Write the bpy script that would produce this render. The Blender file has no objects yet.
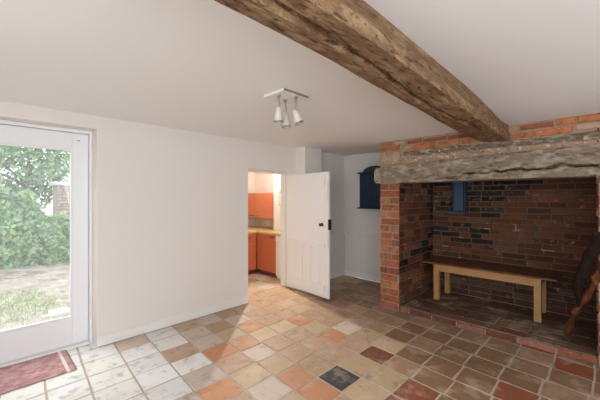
import bpy, bmesh, math, random
from mathutils import Vector, Matrix, noise

random.seed(11)
S = bpy.context.scene
COL = S.collection
R = math.radians
PI = math.pi

# ------------------------------------------------------------------ camera, world, sun, added fill lamps, exposure
FPX = 312.4
cam = bpy.data.cameras.new('camera')
cam.sensor_width = 36.0
cam.lens = FPX / 600 * 36.0
cam.shift_y = -2 / 600
cam.clip_start = 0.02
co = bpy.data.objects.new('camera', cam)
COL.objects.link(co)
co.location = (0, 0, 1.45)
co.rotation_euler = (R(90), 0, R(44.4))
S.camera = co

S.view_settings.view_transform = 'Standard'
S.view_settings.look = 'None'
S.view_settings.gamma = 1.0
S.view_settings.use_curve_mapping = False
S.view_settings.exposure = 0.0
S.cycles.max_bounces = 10
S.cycles.diffuse_bounces = 7
S.cycles.sample_clamp_indirect = 6.0
S.cycles.use_denoising = True

SKY_STRENGTH = 2.2
SUN_STRENGTH = 3.0
DOOR_LIGHT = 108.0
BACK_LIGHT = 53.0
SIDE_LIGHT = 54.0
FAR_LIGHT = 14.0
KITCHEN_LIGHT = 22.0
KITCHEN_SPOT = 190.0

W = bpy.data.worlds.new('World')
S.world = W
W.use_nodes = True
wn = W.node_tree
wn.nodes.clear()
wo = wn.nodes.new('ShaderNodeOutputWorld')
wb = wn.nodes.new('ShaderNodeBackground')
wb.inputs['Color'].default_value = (0.90, 0.95, 1.0, 1)
wb.inputs['Strength'].default_value = SKY_STRENGTH
wn.links.new(wb.outputs[0], wo.inputs[0])

sun = bpy.data.lights.new('sun', 'SUN')
sun.energy = SUN_STRENGTH
sun.angle = R(50)
sun.color = (1.0, 0.97, 0.92)
so = bpy.data.objects.new('sun', sun)
COL.objects.link(so)
so.rotation_euler = Vector((0.62, 0.10, -0.85)).to_track_quat('-Z', 'Y').to_euler()


def area(name, loc, aim, sx, sy, power, color):
    l = bpy.data.lights.new(name, 'AREA')
    l.shape = 'RECTANGLE'
    l.size, l.size_y = sx, sy
    l.energy = power
    l.color = color
    o = bpy.data.objects.new(name, l)
    COL.objects.link(o)
    o.location = loc
    o.rotation_euler = (Vector(aim) - Vector(loc)).to_track_quat('-Z', 'Y').to_euler()
    return o


area('door_fill_light', (-4.35, -0.45, 3.3), (-2.95, 0.75, 0.0), 1.4, 1.0, DOOR_LIGHT, (0.87, 0.94, 1.0))  # unseen lamp above the garden door, added to brighten the floor inside
area('back_fill_light', (-0.15, -1.56, 1.45), (-0.9, 3.0, 3.6), 1.6, 1.2, BACK_LIGHT, (0.875, 0.945, 1.0))  # unseen lamp added behind the viewer, tilted up to lift the ceiling
area('side_fill_light', (1.66, -0.95, 1.45), (-2.0, 2.6, 3.6), 1.1, 1.2, SIDE_LIGHT, (0.875, 0.945, 1.0))  # unseen lamp added on the right, for the left wall and ceiling

area('far_fill_light', (1.66, 1.9, 1.45), (-2.2, 3.0, 3.4), 1.0, 1.0, FAR_LIGHT, (0.875, 0.945, 1.0))  # unseen weak lamp, put in to raise the far ceiling


# ------------------------------------------------------------------ mesh builder
class MB:
    def __init__(self):
        self.v, self.f, self.c, self.m = [], [], [], []

    def add(self, verts, faces, col=(1, 1, 1), mat=0):
        b = len(self.v)
        self.v += [tuple(p) for p in verts]
        for f in faces:
            self.f.append([b + i for i in f])
            self.c.append(col)
            self.m.append(mat)

    def quad(self, a, b, c, d, col=(1, 1, 1), mat=0):
        self.add([a, b, c, d], [(0, 1, 2, 3)], col, mat)

    def box(self, x0, x1, y0, y1, z0, z1, col=(1, 1, 1), mat=0, M=None):
        vs = [Vector(p) for p in ((x0, y0, z0), (x1, y0, z0), (x1, y1, z0), (x0, y1, z0),
                                  (x0, y0, z1), (x1, y0, z1), (x1, y1, z1), (x0, y1, z1))]
        if M:
            vs = [M @ p for p in vs]
        self.add(vs, [(3, 2, 1, 0), (4, 5, 6, 7), (0, 1, 5, 4), (1, 2, 6, 5), (2, 3, 7, 6), (3, 0, 4, 7)], col, mat)

    def prism(self, pts, axis, a, b, col=(1, 1, 1), mat=0):
        """extrude a polygon; axis 'y': pts are (x, z); axis 'x': (y, z); axis 'z': (x, y)"""
        def at(p, t):
            return {'y': (p[0], t, p[1]), 'x': (t, p[0], p[1]), 'z': (p[0], p[1], t)}[axis]
        n = len(pts)
        vs = [at(p, a) for p in pts] + [at(p, b) for p in pts]
        fs = [tuple(range(n))[::-1], tuple(range(n, 2 * n))]
        fs += [(i, (i + 1) % n, n + (i + 1) % n, n + i) for i in range(n)]
        self.add(vs, fs, col, mat)

    def tube(self, pts, rad, n=10, caps=True, col=(1, 1, 1), mat=0, lump=0.0, seed=0.0):
        pts = [Vector(p) for p in pts]
        if not isinstance(rad, (list, tuple)):
            rad = [rad] * len(pts)
        vs, fs = [], []
        up = None
        for i, p in enumerate(pts):
            t = (pts[min(i + 1, len(pts) - 1)] - pts[max(i - 1, 0)]).normalized()
            if up is None:
                up = t.orthogonal().normalized()
            up = (up - t * up.dot(t)).normalized()
            s = t.cross(up)
            for k in range(n):
                a = 2 * PI * k / n
                d = up * math.cos(a) + s * math.sin(a)
                r = rad[i]
                if lump:
                    r *= 1 + lump * noise.noise((p + d * rad[i]) * 9 + Vector((seed, 0, 0)))
                vs.append(p + d * r)
        for i in range(len(pts) - 1):
            for k in range(n):
                a, b = i * n + k, i * n + (k + 1) % n
                fs.append((a, b, b + n, a + n))
        if caps:
            fs.append(tuple(range(n))[::-1])
            fs.append(tuple(range((len(pts) - 1) * n, len(pts) * n)))
        self.add(vs, fs, col, mat)

    def lathe(self, prof, M=None, n=24, col=(1, 1, 1), mat=0):
        vs, fs = [], []
        for r, z in prof:
            for k in range(n):
                a = 2 * PI * k / n
                p = Vector((r * math.cos(a), r * math.sin(a), z))
                vs.append(M @ p if M else p)
        for i in range(len(prof) - 1):
            for k in range(n):
                a, b = i * n + k, i * n + (k + 1) % n
                fs.append((a, b, b + n, a + n))
        fs.append(tuple(range(n))[::-1])
        fs.append(tuple(range((len(prof) - 1) * n, len(prof) * n)))
        self.add(vs, fs, col, mat)

    def build(self, name, mats, parent=None, smooth=False, bevel=0.0, angle=None, origin=None):
        if not isinstance(mats, (list, tuple)):
            mats = [mats]
        me = bpy.data.meshes.new(name)
        off = Vector(origin) if origin else Vector((0, 0, 0))
        if parent is not None and origin is None:
            off = WORLD_OF.get(parent.name, Vector((0, 0, 0)))
        me.from_pydata([tuple(Vector(p) - off) for p in self.v], [], self.f)
        for mt in mats:
            me.materials.append(mt)
        ca = me.color_attributes.new('Col', 'FLOAT_COLOR', 'CORNER')
        flat = []
        for poly, c in zip(me.polygons, self.c):
            flat += list((c[0], c[1], c[2], 1.0)) * poly.loop_total
        ca.data.foreach_set('color', flat)
        me.polygons.foreach_set('material_index', self.m)
        bm = bmesh.new()
        bm.from_mesh(me)
        bmesh.ops.recalc_face_normals(bm, faces=bm.faces[:]) if not getattr(self, 'keep', False) else None
        bm.to_mesh(me)
        bm.free()
        if smooth:
            me.polygons.foreach_set('use_smooth', [True] * len(me.polygons))
            if angle:
                me.set_sharp_from_angle(angle=R(angle))
        o = bpy.data.objects.new(name, me)
        COL.objects.link(o)
        if origin:
            o.location = origin
        if parent is not None:
            o.parent = parent
        else:
            WORLD_OF[o.name] = off
        if bevel:
            b = o.modifiers.new('edge', 'BEVEL')
            b.width = bevel
            b.segments = 2
            b.limit_method = 'ANGLE'
            b.angle_limit = R(40)
        return o


WORLD_OF = {}


def tag(o, label=None, cat=None, group=None, kind=None):
    if label: o['label'] = label
    if cat: o['category'] = cat
    if group: o['group'] = group
    if kind: o['kind'] = kind
    return o


def empty(name, loc, label, cat, group=None, kind=None):
    o = bpy.data.objects.new(name, None)
    o.empty_display_size = 0.1
    COL.objects.link(o)
    o.location = loc
    WORLD_OF[o.name] = Vector(loc)
    return tag(o, label, cat, group, kind)


# ------------------------------------------------------------------ materials
def mat(name, base=(0.8, 0.8, 0.8), rough=0.6, attr=False, n1=None, n2=None, bump=0.0, bscale=40.0, stretch=(1, 1, 1),
        spec=0.5, metal=0.0, bdist=0.01, rvar=0.0, coat=0.0):
    """n1/n2: (scale, detail, colour, low, high, amount) noise layers mixed over the base (or over the Col attribute)"""
    m = bpy.data.materials.new(name)
    m.use_nodes = True
    nt = m.node_tree
    N, L = nt.nodes, nt.links
    p = N['Principled BSDF']
    p.inputs['Roughness'].default_value = rough
    p.inputs['Specular IOR Level'].default_value = spec
    p.inputs['Metallic'].default_value = metal
    p.inputs['Coat Weight'].default_value = coat
    tc = N.new('ShaderNodeTexCoord')
    mp = N.new('ShaderNodeMapping')
    mp.inputs['Scale'].default_value = stretch
    L.new(tc.outputs['Object'], mp.inputs['Vector'])
    if attr:
        a = N.new('ShaderNodeAttribute')
        a.attribute_name = 'Col'
        cur = a.outputs['Color']
        if base != (0.8, 0.8, 0.8):
            mx = N.new('ShaderNodeMix'); mx.data_type = 'RGBA'; mx.blend_type = 'MULTIPLY'
            mx.inputs[0].default_value = 1.0
            L.new(cur, mx.inputs[6]); mx.inputs[7].default_value = (*base, 1)
            cur = mx.outputs[2]
    else:
        rgb = N.new('ShaderNodeRGB')
        rgb.outputs[0].default_value = (*base, 1)
        cur = rgb.outputs[0]
    for i, n in enumerate((n1, n2)):
        if not n:
            continue
        sc, det, colr, lo, hi, amt = n
        t = N.new('ShaderNodeTexNoise')
        t.inputs['Scale'].default_value = sc
        t.inputs['Detail'].default_value = det
        t.inputs['Roughness'].default_value = 0.62
        L.new(mp.outputs[0], t.inputs['Vector'])
        mr = N.new('ShaderNodeMapRange')
        mr.inputs['From Min'].default_value = lo
        mr.inputs['From Max'].default_value = hi
        mr.inputs['To Min'].default_value = 0
        mr.inputs['To Max'].default_value = amt
        L.new(t.outputs['Fac'], mr.inputs['Value'])
        mx = N.new('ShaderNodeMix')
        mx.data_type = 'RGBA'
        L.new(mr.outputs[0], mx.inputs[0])
        L.new(cur, mx.inputs[6])
        mx.inputs[7].default_value = (*colr, 1)
        cur = mx.outputs[2]
    L.new(cur, p.inputs['Base Color'])
    if bump or rvar:
        t = N.new('ShaderNodeTexNoise')
        t.inputs['Scale'].default_value = bscale
        t.inputs['Detail'].default_value = 6
        L.new(mp.outputs[0], t.inputs['Vector'])
        if bump:
            b = N.new('ShaderNodeBump')
            b.inputs['Strength'].default_value = bump
            b.inputs['Distance'].default_value = bdist
            L.new(t.outputs['Fac'], b.inputs['Height'])
            L.new(b.outputs[0], p.inputs['Normal'])
        if rvar:
            t2 = N.new('ShaderNodeTexNoise')
            t2.inputs['Scale'].default_value = 5
            t2.inputs['Detail'].default_value = 4
            L.new(mp.outputs[0], t2.inputs['Vector'])
            mr = N.new('ShaderNodeMapRange')
            mr.inputs['From Min'].default_value = 0.3
            mr.inputs['From Max'].default_value = 0.7
            mr.inputs['To Min'].default_value = rough - rvar
            mr.inputs['To Max'].default_value = rough + rvar
            L.new(t2.outputs['Fac'], mr.inputs['Value'])
            L.new(mr.outputs[0], p.inputs['Roughness'])
    return m


WALLC = (0.775, 0.73, 0.69)
M = {}
M['plaster'] = mat('wall_plaster', WALLC, 0.85, bump=0.15, bscale=14, bdist=0.01, spec=0.25)
M['ceiling'] = mat('ceiling_plaster', (0.87, 0.86, 0.85), 0.9, bump=0.12, bscale=9, bdist=0.01, spec=0.2)
M['paint'] = mat('white_gloss_paint', (0.82, 0.80, 0.775), 0.42, bump=0.05, bscale=30, spec=0.4)
M['doorpaint'] = mat('white_door_paint', (0.86, 0.85, 0.835), 0.5, bump=0.05, bscale=35)
M['upvc'] = mat('white_door_frame', (0.84, 0.84, 0.85), 0.35, spec=0.5)
M['tile'] = mat('pamment_tile', attr=True, rough=0.5, n1=(5.0, 9, (0.62, 0.50, 0.38), 0.52, 0.62, 0.36), n2=(9, 9, (0.14, 0.085, 0.055), 0.54, 0.66, 0.42),
                bump=0.35, bscale=24, bdist=0.008, rvar=0.08, spec=0.25)
M['grout'] = mat('lime_grout', (0.47, 0.40, 0.33), 0.85, n1=(7, 5, (0.27, 0.21, 0.155), 0.45, 0.7, 0.6), bump=0.4, bscale=60)
M['hearthgrout'] = mat('sooty_grout', (0.16, 0.12, 0.09), 0.9, n1=(18, 5, (0.09, 0.065, 0.05), 0.45, 0.7, 0.7), bump=0.4, bscale=60)
M['brick'] = mat('old_brick', attr=True, rough=0.85, n1=(13, 8, (0.09, 0.045, 0.03), 0.50, 0.68, 0.6), n2=(17, 8, (0.48, 0.36, 0.26), 0.60, 0.68, 0.4),
                 bump=0.7, bscale=38, bdist=0.01, spec=0.1)
M['mortar'] = mat('lime_mortar', attr=True, rough=0.92, n1=(20, 6, (0.16, 0.11, 0.08), 0.48, 0.75, 0.55), bump=0.8, bscale=45, bdist=0.012, spec=0.2)
M['oldoak'] = mat('old_oak_beam', (0.225, 0.128, 0.066), 0.8, n1=(7, 10, (0.41, 0.27, 0.152), 0.46, 0.64, 0.85), n2=(17, 8, (0.055, 0.03, 0.018), 0.54, 0.64, 0.85),
                  bump=1.0, bscale=24, bdist=0.025, stretch=(2.4, 0.8, 2.4), spec=0.2)
M['lintel'] = mat('weathered_grey_oak', attr=True, rough=0.88, n1=(6, 10, (0.52, 0.44, 0.35), 0.48, 0.62, 0.75), n2=(9, 10, (0.10, 0.07, 0.048), 0.54, 0.65, 0.75),
                  bump=1.0, bscale=26, bdist=0.03, stretch=(1.3, 3, 3.2), spec=0.15)
M['bench'] = mat('light_oak', (0.44, 0.235, 0.085), 0.45, n1=(8, 6, (0.34, 0.165, 0.055), 0.42, 0.66, 0.8), bump=0.1, bscale=30, stretch=(0.6, 6, 6))
M['benchleg'] = mat('light_oak_upright', (0.46, 0.25, 0.095), 0.45, n1=(8, 6, (0.34, 0.17, 0.06), 0.42, 0.66, 0.8), bump=0.1, bscale=30, stretch=(6, 6, 0.6))
M['benchtop'] = mat('stained_oak_top', (0.17, 0.075, 0.03), 0.45, n1=(8, 6, (0.08, 0.033, 0.014), 0.42, 0.66, 0.8), bump=0.1, bscale=30, stretch=(0.6, 6, 6), spec=0.25)
M['navy'] = mat('navy_paint', (0.010, 0.027, 0.055), 0.5, n1=(6, 4, (0.016, 0.036, 0.068), 0.4, 0.7, 0.6))
M['slateblue'] = mat('slate_blue_paint', (0.035, 0.075, 0.13), 0.55, n1=(6, 4, (0.02, 0.04, 0.075), 0.4, 0.7, 0.7))
M['orange'] = mat('orange_cabinet_paint', (0.56, 0.165, 0.075), 0.45)
M['kick'] = mat('dark_orange_plinth', (0.20, 0.035, 0.018), 0.5)
M['worktop'] = mat('yellow_worktop', (0.66, 0.50, 0.22), 0.35, n1=(40, 4, (0.42, 0.29, 0.11), 0.45, 0.65, 0.7))
M['darkmetal'] = mat('dark_metal', (0.035, 0.03, 0.027), 0.4, metal=0.6)
M['chrome'] = mat('brushed_steel', (0.45, 0.43, 0.40), 0.3, metal=1.0)
M['white'] = mat('white_enamel', (0.80, 0.785, 0.75), 0.35)
M['lampwhite'] = mat('cream_white_lamp', (0.68, 0.65, 0.58), 0.4)
M['bulb'] = mat('frosted_bulb', (0.75, 0.74, 0.70), 0.25)
M['log'] = mat('dark_weathered_log', (0.018, 0.010, 0.007), 0.7, n1=(7, 7, (0.045, 0.024, 0.014), 0.45, 0.7, 0.8), bump=0.8, bscale=22, bdist=0.015, stretch=(3, 3, 0.8), spec=0.15)
M['redlog'] = mat('reddish_branch', (0.12, 0.036, 0.016), 0.4, n1=(6, 7, (0.40, 0.14, 0.05), 0.52, 0.64, 0.9), n2=(10, 5, (0.03, 0.012, 0.008), 0.50, 0.64, 0.9), bump=0.8, bscale=22, bdist=0.015)
M['soil'] = mat('gravel', (0.32, 0.275, 0.24), 0.9, n1=(3, 10, (0.17, 0.12, 0.085), 0.48, 0.6, 0.85), n2=(8, 9, (0.52, 0.48, 0.45), 0.52, 0.62, 0.7), bump=0.9, bscale=50, bdist=0.02)
M['leaf'] = mat('ivy_leaf', attr=True, rough=0.42, spec=0.6)
M['bark'] = mat('tree_bark', (0.12, 0.09, 0.065), 0.9, bump=0.8, bscale=20)
M['grass'] = mat('grass_blade', attr=True, rough=0.7)
M['stone'] = mat('pale_stone', (0.62, 0.60, 0.57), 0.8, n1=(9, 5, (0.42, 0.40, 0.37), 0.5, 0.7, 0.6), bump=0.4, bscale=30)
M['slateroof'] = mat('pale_roof_sheet', (0.60, 0.62, 0.64), 0.6)


def cream_tiles():
    m = mat('cream_wall_tiles', (0.72, 0.62, 0.47), 0.3)
    nt = m.node_tree
    b = nt.nodes.new('ShaderNodeTexBrick')
    tc = nt.nodes.new('ShaderNodeTexCoord')
    mp = nt.nodes.new('ShaderNodeMapping')
    mp.inputs['Rotation'].default_value = (R(90), 0, 0)
    nt.links.new(tc.outputs['Object'], mp.inputs[0])
    nt.links.new(mp.outputs[0], b.inputs['Vector'])
    b.offset = 0
    b.inputs['Scale'].default_value = 1
    b.inputs['Brick Width'].default_value = 0.10
    b.inputs['Row Height'].default_value = 0.10
    b.inputs['Mortar Size'].default_value = 0.004
    b.inputs['Color1'].default_value = (0.74, 0.63, 0.47, 1)
    b.inputs['Color2'].default_value = (0.68, 0.56, 0.40, 1)
    b.inputs['Mortar'].default_value = (0.5, 0.43, 0.33, 1)
    nt.links.new(b.outputs['Color'], nt.nodes['Principled BSDF'].inputs['Base Color'])
    return m


M['ctile'] = cream_tiles()


def glass():
    m = bpy.data.materials.new('door_glass')
    m.use_nodes = True
    nt = m.node_tree
    nt.nodes.clear()
    o = nt.nodes.new('ShaderNodeOutputMaterial')
    tr = nt.nodes.new('ShaderNodeBsdfTransparent')
    gl = nt.nodes.new('ShaderNodeBsdfGlossy')
    tl = nt.nodes.new('ShaderNodeBsdfTranslucent')
    tr.inputs[0].default_value = (0.95, 0.97, 0.96, 1)
    gl.inputs['Roughness'].default_value = 0.02
    tl.inputs[0].default_value = (0.95, 0.95, 0.95, 1)
    lw = nt.nodes.new('ShaderNodeLayerWeight')
    lw.inputs[0].default_value = 0.5
    pw = nt.nodes.new('ShaderNodeMath')
    pw.operation = 'POWER'
    pw.inputs[1].default_value = 5.0
    nt.links.new(lw.outputs['Facing'], pw.inputs[0])
    fr = nt.nodes.new('ShaderNodeMath')
    fr.operation = 'MULTIPLY_ADD'
    fr.inputs[1].default_value = 0.9
    fr.inputs[2].default_value = 0.035
    nt.links.new(pw.outputs[0], fr.inputs[0])
    a = nt.nodes.new('ShaderNodeMixShader')
    b = nt.nodes.new('ShaderNodeMixShader')
    # pale haze mixed into the pane, imitating the washed-out glare of the garden
    a.inputs[0].default_value = 0.05
    nt.links.new(tr.outputs[0], a.inputs[1])
    nt.links.new(tl.outputs[0], a.inputs[2])
    nt.links.new(fr.outputs[0], b.inputs[0])
    nt.links.new(a.outputs[0], b.inputs[1])
    nt.links.new(gl.outputs[0], b.inputs[2])
    nt.links.new(b.outputs[0], o.inputs[0])
    return m


M['glass'] = glass()


def rug_mat():
    m = mat('flatweave_rug', (0.36, 0.17, 0.175), 0.95, n1=(14, 8, (0.52, 0.36, 0.35), 0.42, 0.62, 0.75), bump=0.6, bscale=160, spec=0.1)
    nt = m.node_tree
    N, L = nt.nodes, nt.links
    p = N['Principled BSDF']
    old = p.inputs['Base Color'].links[0].from_socket
    tc = N.new('ShaderNodeTexCoord')
    sep = N.new('ShaderNodeSeparateXYZ')
    L.new(tc.outputs['Object'], sep.inputs[0])

    def math_(op, a, b=None):
        n = N.new('ShaderNodeMath')
        n.operation = op
        for i, x in enumerate((a, b)):
            if x is None: continue
            if isinstance(x, (int, float)): n.inputs[i].default_value = x
            else: L.new(x, n.inputs[i])
        return n.outputs[0]
    # small lozenges: |frac(x)|+|frac(y)|
    fx = math_('ABSOLUTE', math_('SUBTRACT', math_('FRACT', math_('MULTIPLY', sep.outputs[0], 9.0)), 0.5))
    fy = math_('ABSOLUTE', math_('SUBTRACT', math_('FRACT', math_('MULTIPLY', sep.outputs[1], 7.0)), 0.5))
    loz = math_('MULTIPLY', math_('LESS_THAN', math_('ABSOLUTE', math_('SUBTRACT', math_('ADD', fx, fy), 0.38)), 0.07), 0.3)
    # pale border bands close to each end
    e = math_('LESS_THAN', math_('ABSOLUTE', math_('SUBTRACT', math_('ABSOLUTE', sep.outputs[1]), 0.425)), 0.012)
    mx = N.new('ShaderNodeMix'); mx.data_type = 'RGBA'
    L.new(loz, mx.inputs[0]); L.new(old, mx.inputs[6]); mx.inputs[7].default_value = (0.55, 0.36, 0.30, 1)
    mx2 = N.new('ShaderNodeMix'); mx2.data_type = 'RGBA'
    L.new(e, mx2.inputs[0]); L.new(mx.outputs[2], mx2.inputs[6]); mx2.inputs[7].default_value = (0.72, 0.60, 0.55, 1)
    L.new(mx2.outputs[2], p.inputs['Base Color'])
    return m


M['rug'] = rug_mat()

# ------------------------------------------------------------------ room constants (metres; camera stands at x = y = 0)
XL = -3.53          # left wall face
XLO = -3.85         # its far side (kitchen side)
XR = 1.70           # right wall
YB = -1.60          # wall behind the camera
YF = 3.73           # brick chimney breast face
YW = 4.80           # back wall / fireplace back
ZC = 2.245          # ceiling


def sstep(a, b, x):
    t = max(0.0, min(1.0, (x - a) / (b - a)))
    return t * t * (3 - 2 * t)


def ceil_z(x, y):
    return ZC - 0.058 * sstep(2.3, 3.7, y) * sstep(-3.1, -2.2, x)


def jit(c, k):
    s = 1 + random.uniform(-k, k)
    return tuple(max(0.0, x * s * (1 + random.uniform(-k, k) * 0.35)) for x in c)


# ------------------------------------------------------------------ floor of individually coloured tiles
PAL = {
    'O': (0.50, 0.235, 0.12), 'K': (0.05, 0.048, 0.05), 'D': (0.20, 0.072, 0.045), 'R': (0.26, 0.09, 0.048),
    'M': (0.36, 0.225, 0.145), 'C': (0.50, 0.37, 0.235), 'T': (0.45, 0.295, 0.18), 'P': (0.48, 0.325, 0.22),
    'W': (0.56, 0.465, 0.385), 'L': (0.75, 0.725, 0.70), 'B': (0.245, 0.142, 0.08), 'N': (0.275, 0.175, 0.108),  # L is a whitened tone carrying the daylight by the glazed door
}
SPOT = [(-1.79, 1.77, 'O'), (-1.53, 1.78, 'O'), (-2.64, 1.56, 'O'), (-2.65, 1.84, 'O'), (-2.1, 1.26, 'O'), (-2.06, 2.64, 'O'),
        (-2.65, 2.66, 'O'), (-2.93, 2.14, 'O'), (-1.52, 2.03, 'K'), (-1.51, 2.58, 'D'), (-1.0, 2.27, 'R'), (-1.23, 2.52, 'M'),
        (-1.53, 2.36, 'C'), (-1.25, 2.3, 'C'), (-1.26, 2.02, 'C'), (-1.8, 2.03, 'T'), (-2.21, 1.82, 'W'), (-1.85, 1.53, 'W'),
        (-1.99, 3.33, 'M'), (-1.08, 2.1, 'R'), (-2.41, 2.1, 'T'), (-2.16, 2.2, 'T'), (-1.8, 2.55, 'P'), (-1.95, 2.26, 'P'),
        (-2.66, 2.39, 'C'), (-2.63, 2.89, 'T'), (-2.31, 1.65, 'P'), (-2.29, 1.44, 'P'), (-2.31, 1.26, 'W'), (-2.58, 1.27, 'L'),
        (-2.9, 1.33, 'P'), (-1.05, 2.62, 'B'), (-0.85, 2.6, 'B'), (-0.66, 2.57, 'B'), (-1.14, 3.0, 'B'), (-0.92, 2.96, 'B'),
        (-1.41, 3.25, 'B'), (-1.5, 2.99, 'B'), (-1.18, 3.47, 'B'), (-0.86, 3.33, 'B'), (-0.61, 3.31, 'B'), (-0.39, 3.2, 'N'),
        (-0.53, 2.87, 'R'), (-0.25, 3.14, 'N')]
ROWS = [-1.9, -1.63, -1.36, -1.09, -0.82, -0.55, -0.28, -0.02, 0.24, 0.50, 0.79, 1.08, 1.371, 1.65, 1.905, 2.168, 2.455, 2.70,
        2.97, 3.24, 3.51, 3.78, 4.05, 4.32, 4.59, 4.86]


def tile_colour(cx, cy):
    best = None
    for sx, sy, k in SPOT:
        d = max(abs(sx - cx), abs(sy - cy))
        if d < 0.135 and (best is None or d < best[0]):
            best = (d, k)
    if best:
        return best[1]
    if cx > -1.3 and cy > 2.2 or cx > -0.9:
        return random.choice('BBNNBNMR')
    if cy > 3.25 and cx > -3.3:
        return random.choice('NMMNMT')
    if cy > 2.9:
        return random.choice('TTTPTC')
    if cx < -2.3 and cy < 1.45:  # bright daylight on the floor by the door, painted as whiter tiles
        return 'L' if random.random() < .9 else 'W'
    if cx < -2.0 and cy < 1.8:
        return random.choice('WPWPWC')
    return random.choice('TTPPCTPCW')


def lay_tiles(mb, x0, x1, y0, y1, z, colour, rows, pitch=0.266, phase=-1.40, shear=-0.075, xr=-1.65, gap=0.0045, jitter=0.02):
    for r in range(len(rows) - 1):
        ph = phase + random.uniform(-jitter, jitter)
        n0 = int(math.floor((x0 - ph) / pitch)) - 1
        n1 = int(math.ceil((x1 - ph) / pitch)) + 1
        for n in range(n0, n1):
            a, b = ph + n * pitch, ph + (n + 1) * pitch
            a2, b2 = max(a, x0), min(b, x1)
            if b2 - a2 < 0.03:
                continue

            def yy(x, k):
                return max(y0, min(y1, rows[k] + shear * (x - xr)))
            cx, cy = (a + b) / 2, (yy((a + b) / 2, r) + yy((a + b) / 2, r + 1)) / 2
            P = [(a2 + gap, yy(a2, r) + gap), (b2 - gap, yy(b2, r) + gap), (b2 - gap, yy(b2, r + 1) - gap), (a2 + gap, yy(a2, r + 1) - gap)]
            if P[3][1] - P[0][1] < 0.02 or P[2][1] - P[1][1] < 0.02:
                continue
            cxm, cym = sum(p[0] for p in P) / 4, sum(p[1] for p in P) / 4
            P = [(px + random.uniform(-.002, .002), py + random.uniform(-.002, .002)) for px, py in P]
            dz = [random.uniform(-.0015, .0015) for _ in range(4)]
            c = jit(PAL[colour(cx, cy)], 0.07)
            ins = 0.006
            top = []
            for (px, py), d in zip(P, dz):
                top.append((px + ins * (1 if px < cxm else -1), py + ins * (1 if py < cym else -1), z + d))
            low = [(px, py, z - 0.006) for px, py in P]
            mb.add(low + top, [(4, 5, 6, 7), (0, 1, 5, 4), (1, 2, 6, 5), (2, 3, 7, 6), (3, 0, 4, 7)], c, 0)


mb = MB()
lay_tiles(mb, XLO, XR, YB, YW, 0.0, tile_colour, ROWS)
mb.quad((XLO, YB, -.003), (XR, YB, -.003), (XR, YW, -.003), (XLO, YW, -.003), mat=1)
mb.box(XLO, XR, YB, YW, -0.08, -0.02, mat=1)
tag(mb.build('floor', [M['tile'], M['grout']]), 'worn terracotta and cream square floor tiles of the room', 'floor', kind='structure')

mb = MB()
lay_tiles(mb, -5.7, XLO, 1.7, 4.35, 0.0, lambda x, y: random.choice('CCWCWT'), ROWS)
mb.quad((-5.7, 1.7, -.005), (XLO, 1.7, -.005), (XLO, 4.35, -.005), (-5.7, 4.35, -.005), mat=1)
mb.box(-5.7, XLO, 1.7, 4.35, -0.08, -0.02, mat=1)
tag(mb.build('floor_kitchen', [M['tile'], M['grout']]), 'pale cream tiled kitchen floor beyond the doorway', 'floor', kind='structure')

# ------------------------------------------------------------------ ceiling
mb = MB()
nx, ny = 44, 52
gx = [XLO + (XR + 0.2 - XLO) * i / nx for i in range(nx + 1)]
gy = [YB - 0.2 + (YW + 0.2 - YB + 0.2) * j / ny for j in range(ny + 1)]
vs = []
for y in gy:
    for x in gx:
        vs.append((x, y, ceil_z(x, y) + 0.006 * noise.noise(Vector((x * .9, y * .9, 3)))))
nv = len(vs)
fs = []
for j in range(ny):
    for i in range(nx):
        a = j * (nx + 1) + i
        fs.append((a, a + nx + 1, a + nx + 2, a + 1))
mb.add(vs, fs)
mb.box(XLO, XR + .2, YB - .2, YW + .2, ZC + 0.05, ZC + 0.15)
tag(mb.build('ceiling', M['ceiling'], smooth=True, angle=40), 'white plaster ceiling of the room', 'ceiling', kind='structure')

mb = MB()
mb.box(-5.8, XLO, 1.6, 4.45, 2.16, 2.26)
tag(mb.build('ceiling_kitchen', M['ceiling']), 'white kitchen ceiling seen through the doorway', 'ceiling', kind='structure')

# ------------------------------------------------------------------ left wall with glazed door and kitchen doorway
DY0, DY1, DZ = -0.24, 0.788, 2.12
KY0, KY1, KZ = 2.58, 3.50, 1.862
mb = MB()
mb.box(XLO, XL, YB - .2, DY0, 0, ZC + .04)
mb.box(XLO, XL, DY0, DY1, DZ, ZC + .04)
mb.box(XLO, XL, DY1, KY0, 0, ZC + .04)
mb.box(XLO, XL, KY0, KY1, KZ, ZC + .04)
mb.box(XLO, XL, KY1, YW, 0, ZC + .04)
tag(mb.build('wall_left', M['plaster']), 'cream plastered wall holding the glazed door and the kitchen doorway', 'wall', kind='structure')

mb = MB()
mb.box(XL - .001, -3.325, KY1, 3.905, 0, ZC + .01)
tag(mb.build('wall_pier', M['plaster'], bevel=0.006), 'boxed cream plaster pier behind the open white plank door', 'wall', kind='structure')

mb = MB()
mb.box(XLO, -2.12, YW, YW + .2, 0, ZC + .04)
tag(mb.build('wall_back', M['plaster']), 'cream back wall carrying the navy wall cupboard', 'wall', kind='structure')

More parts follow.
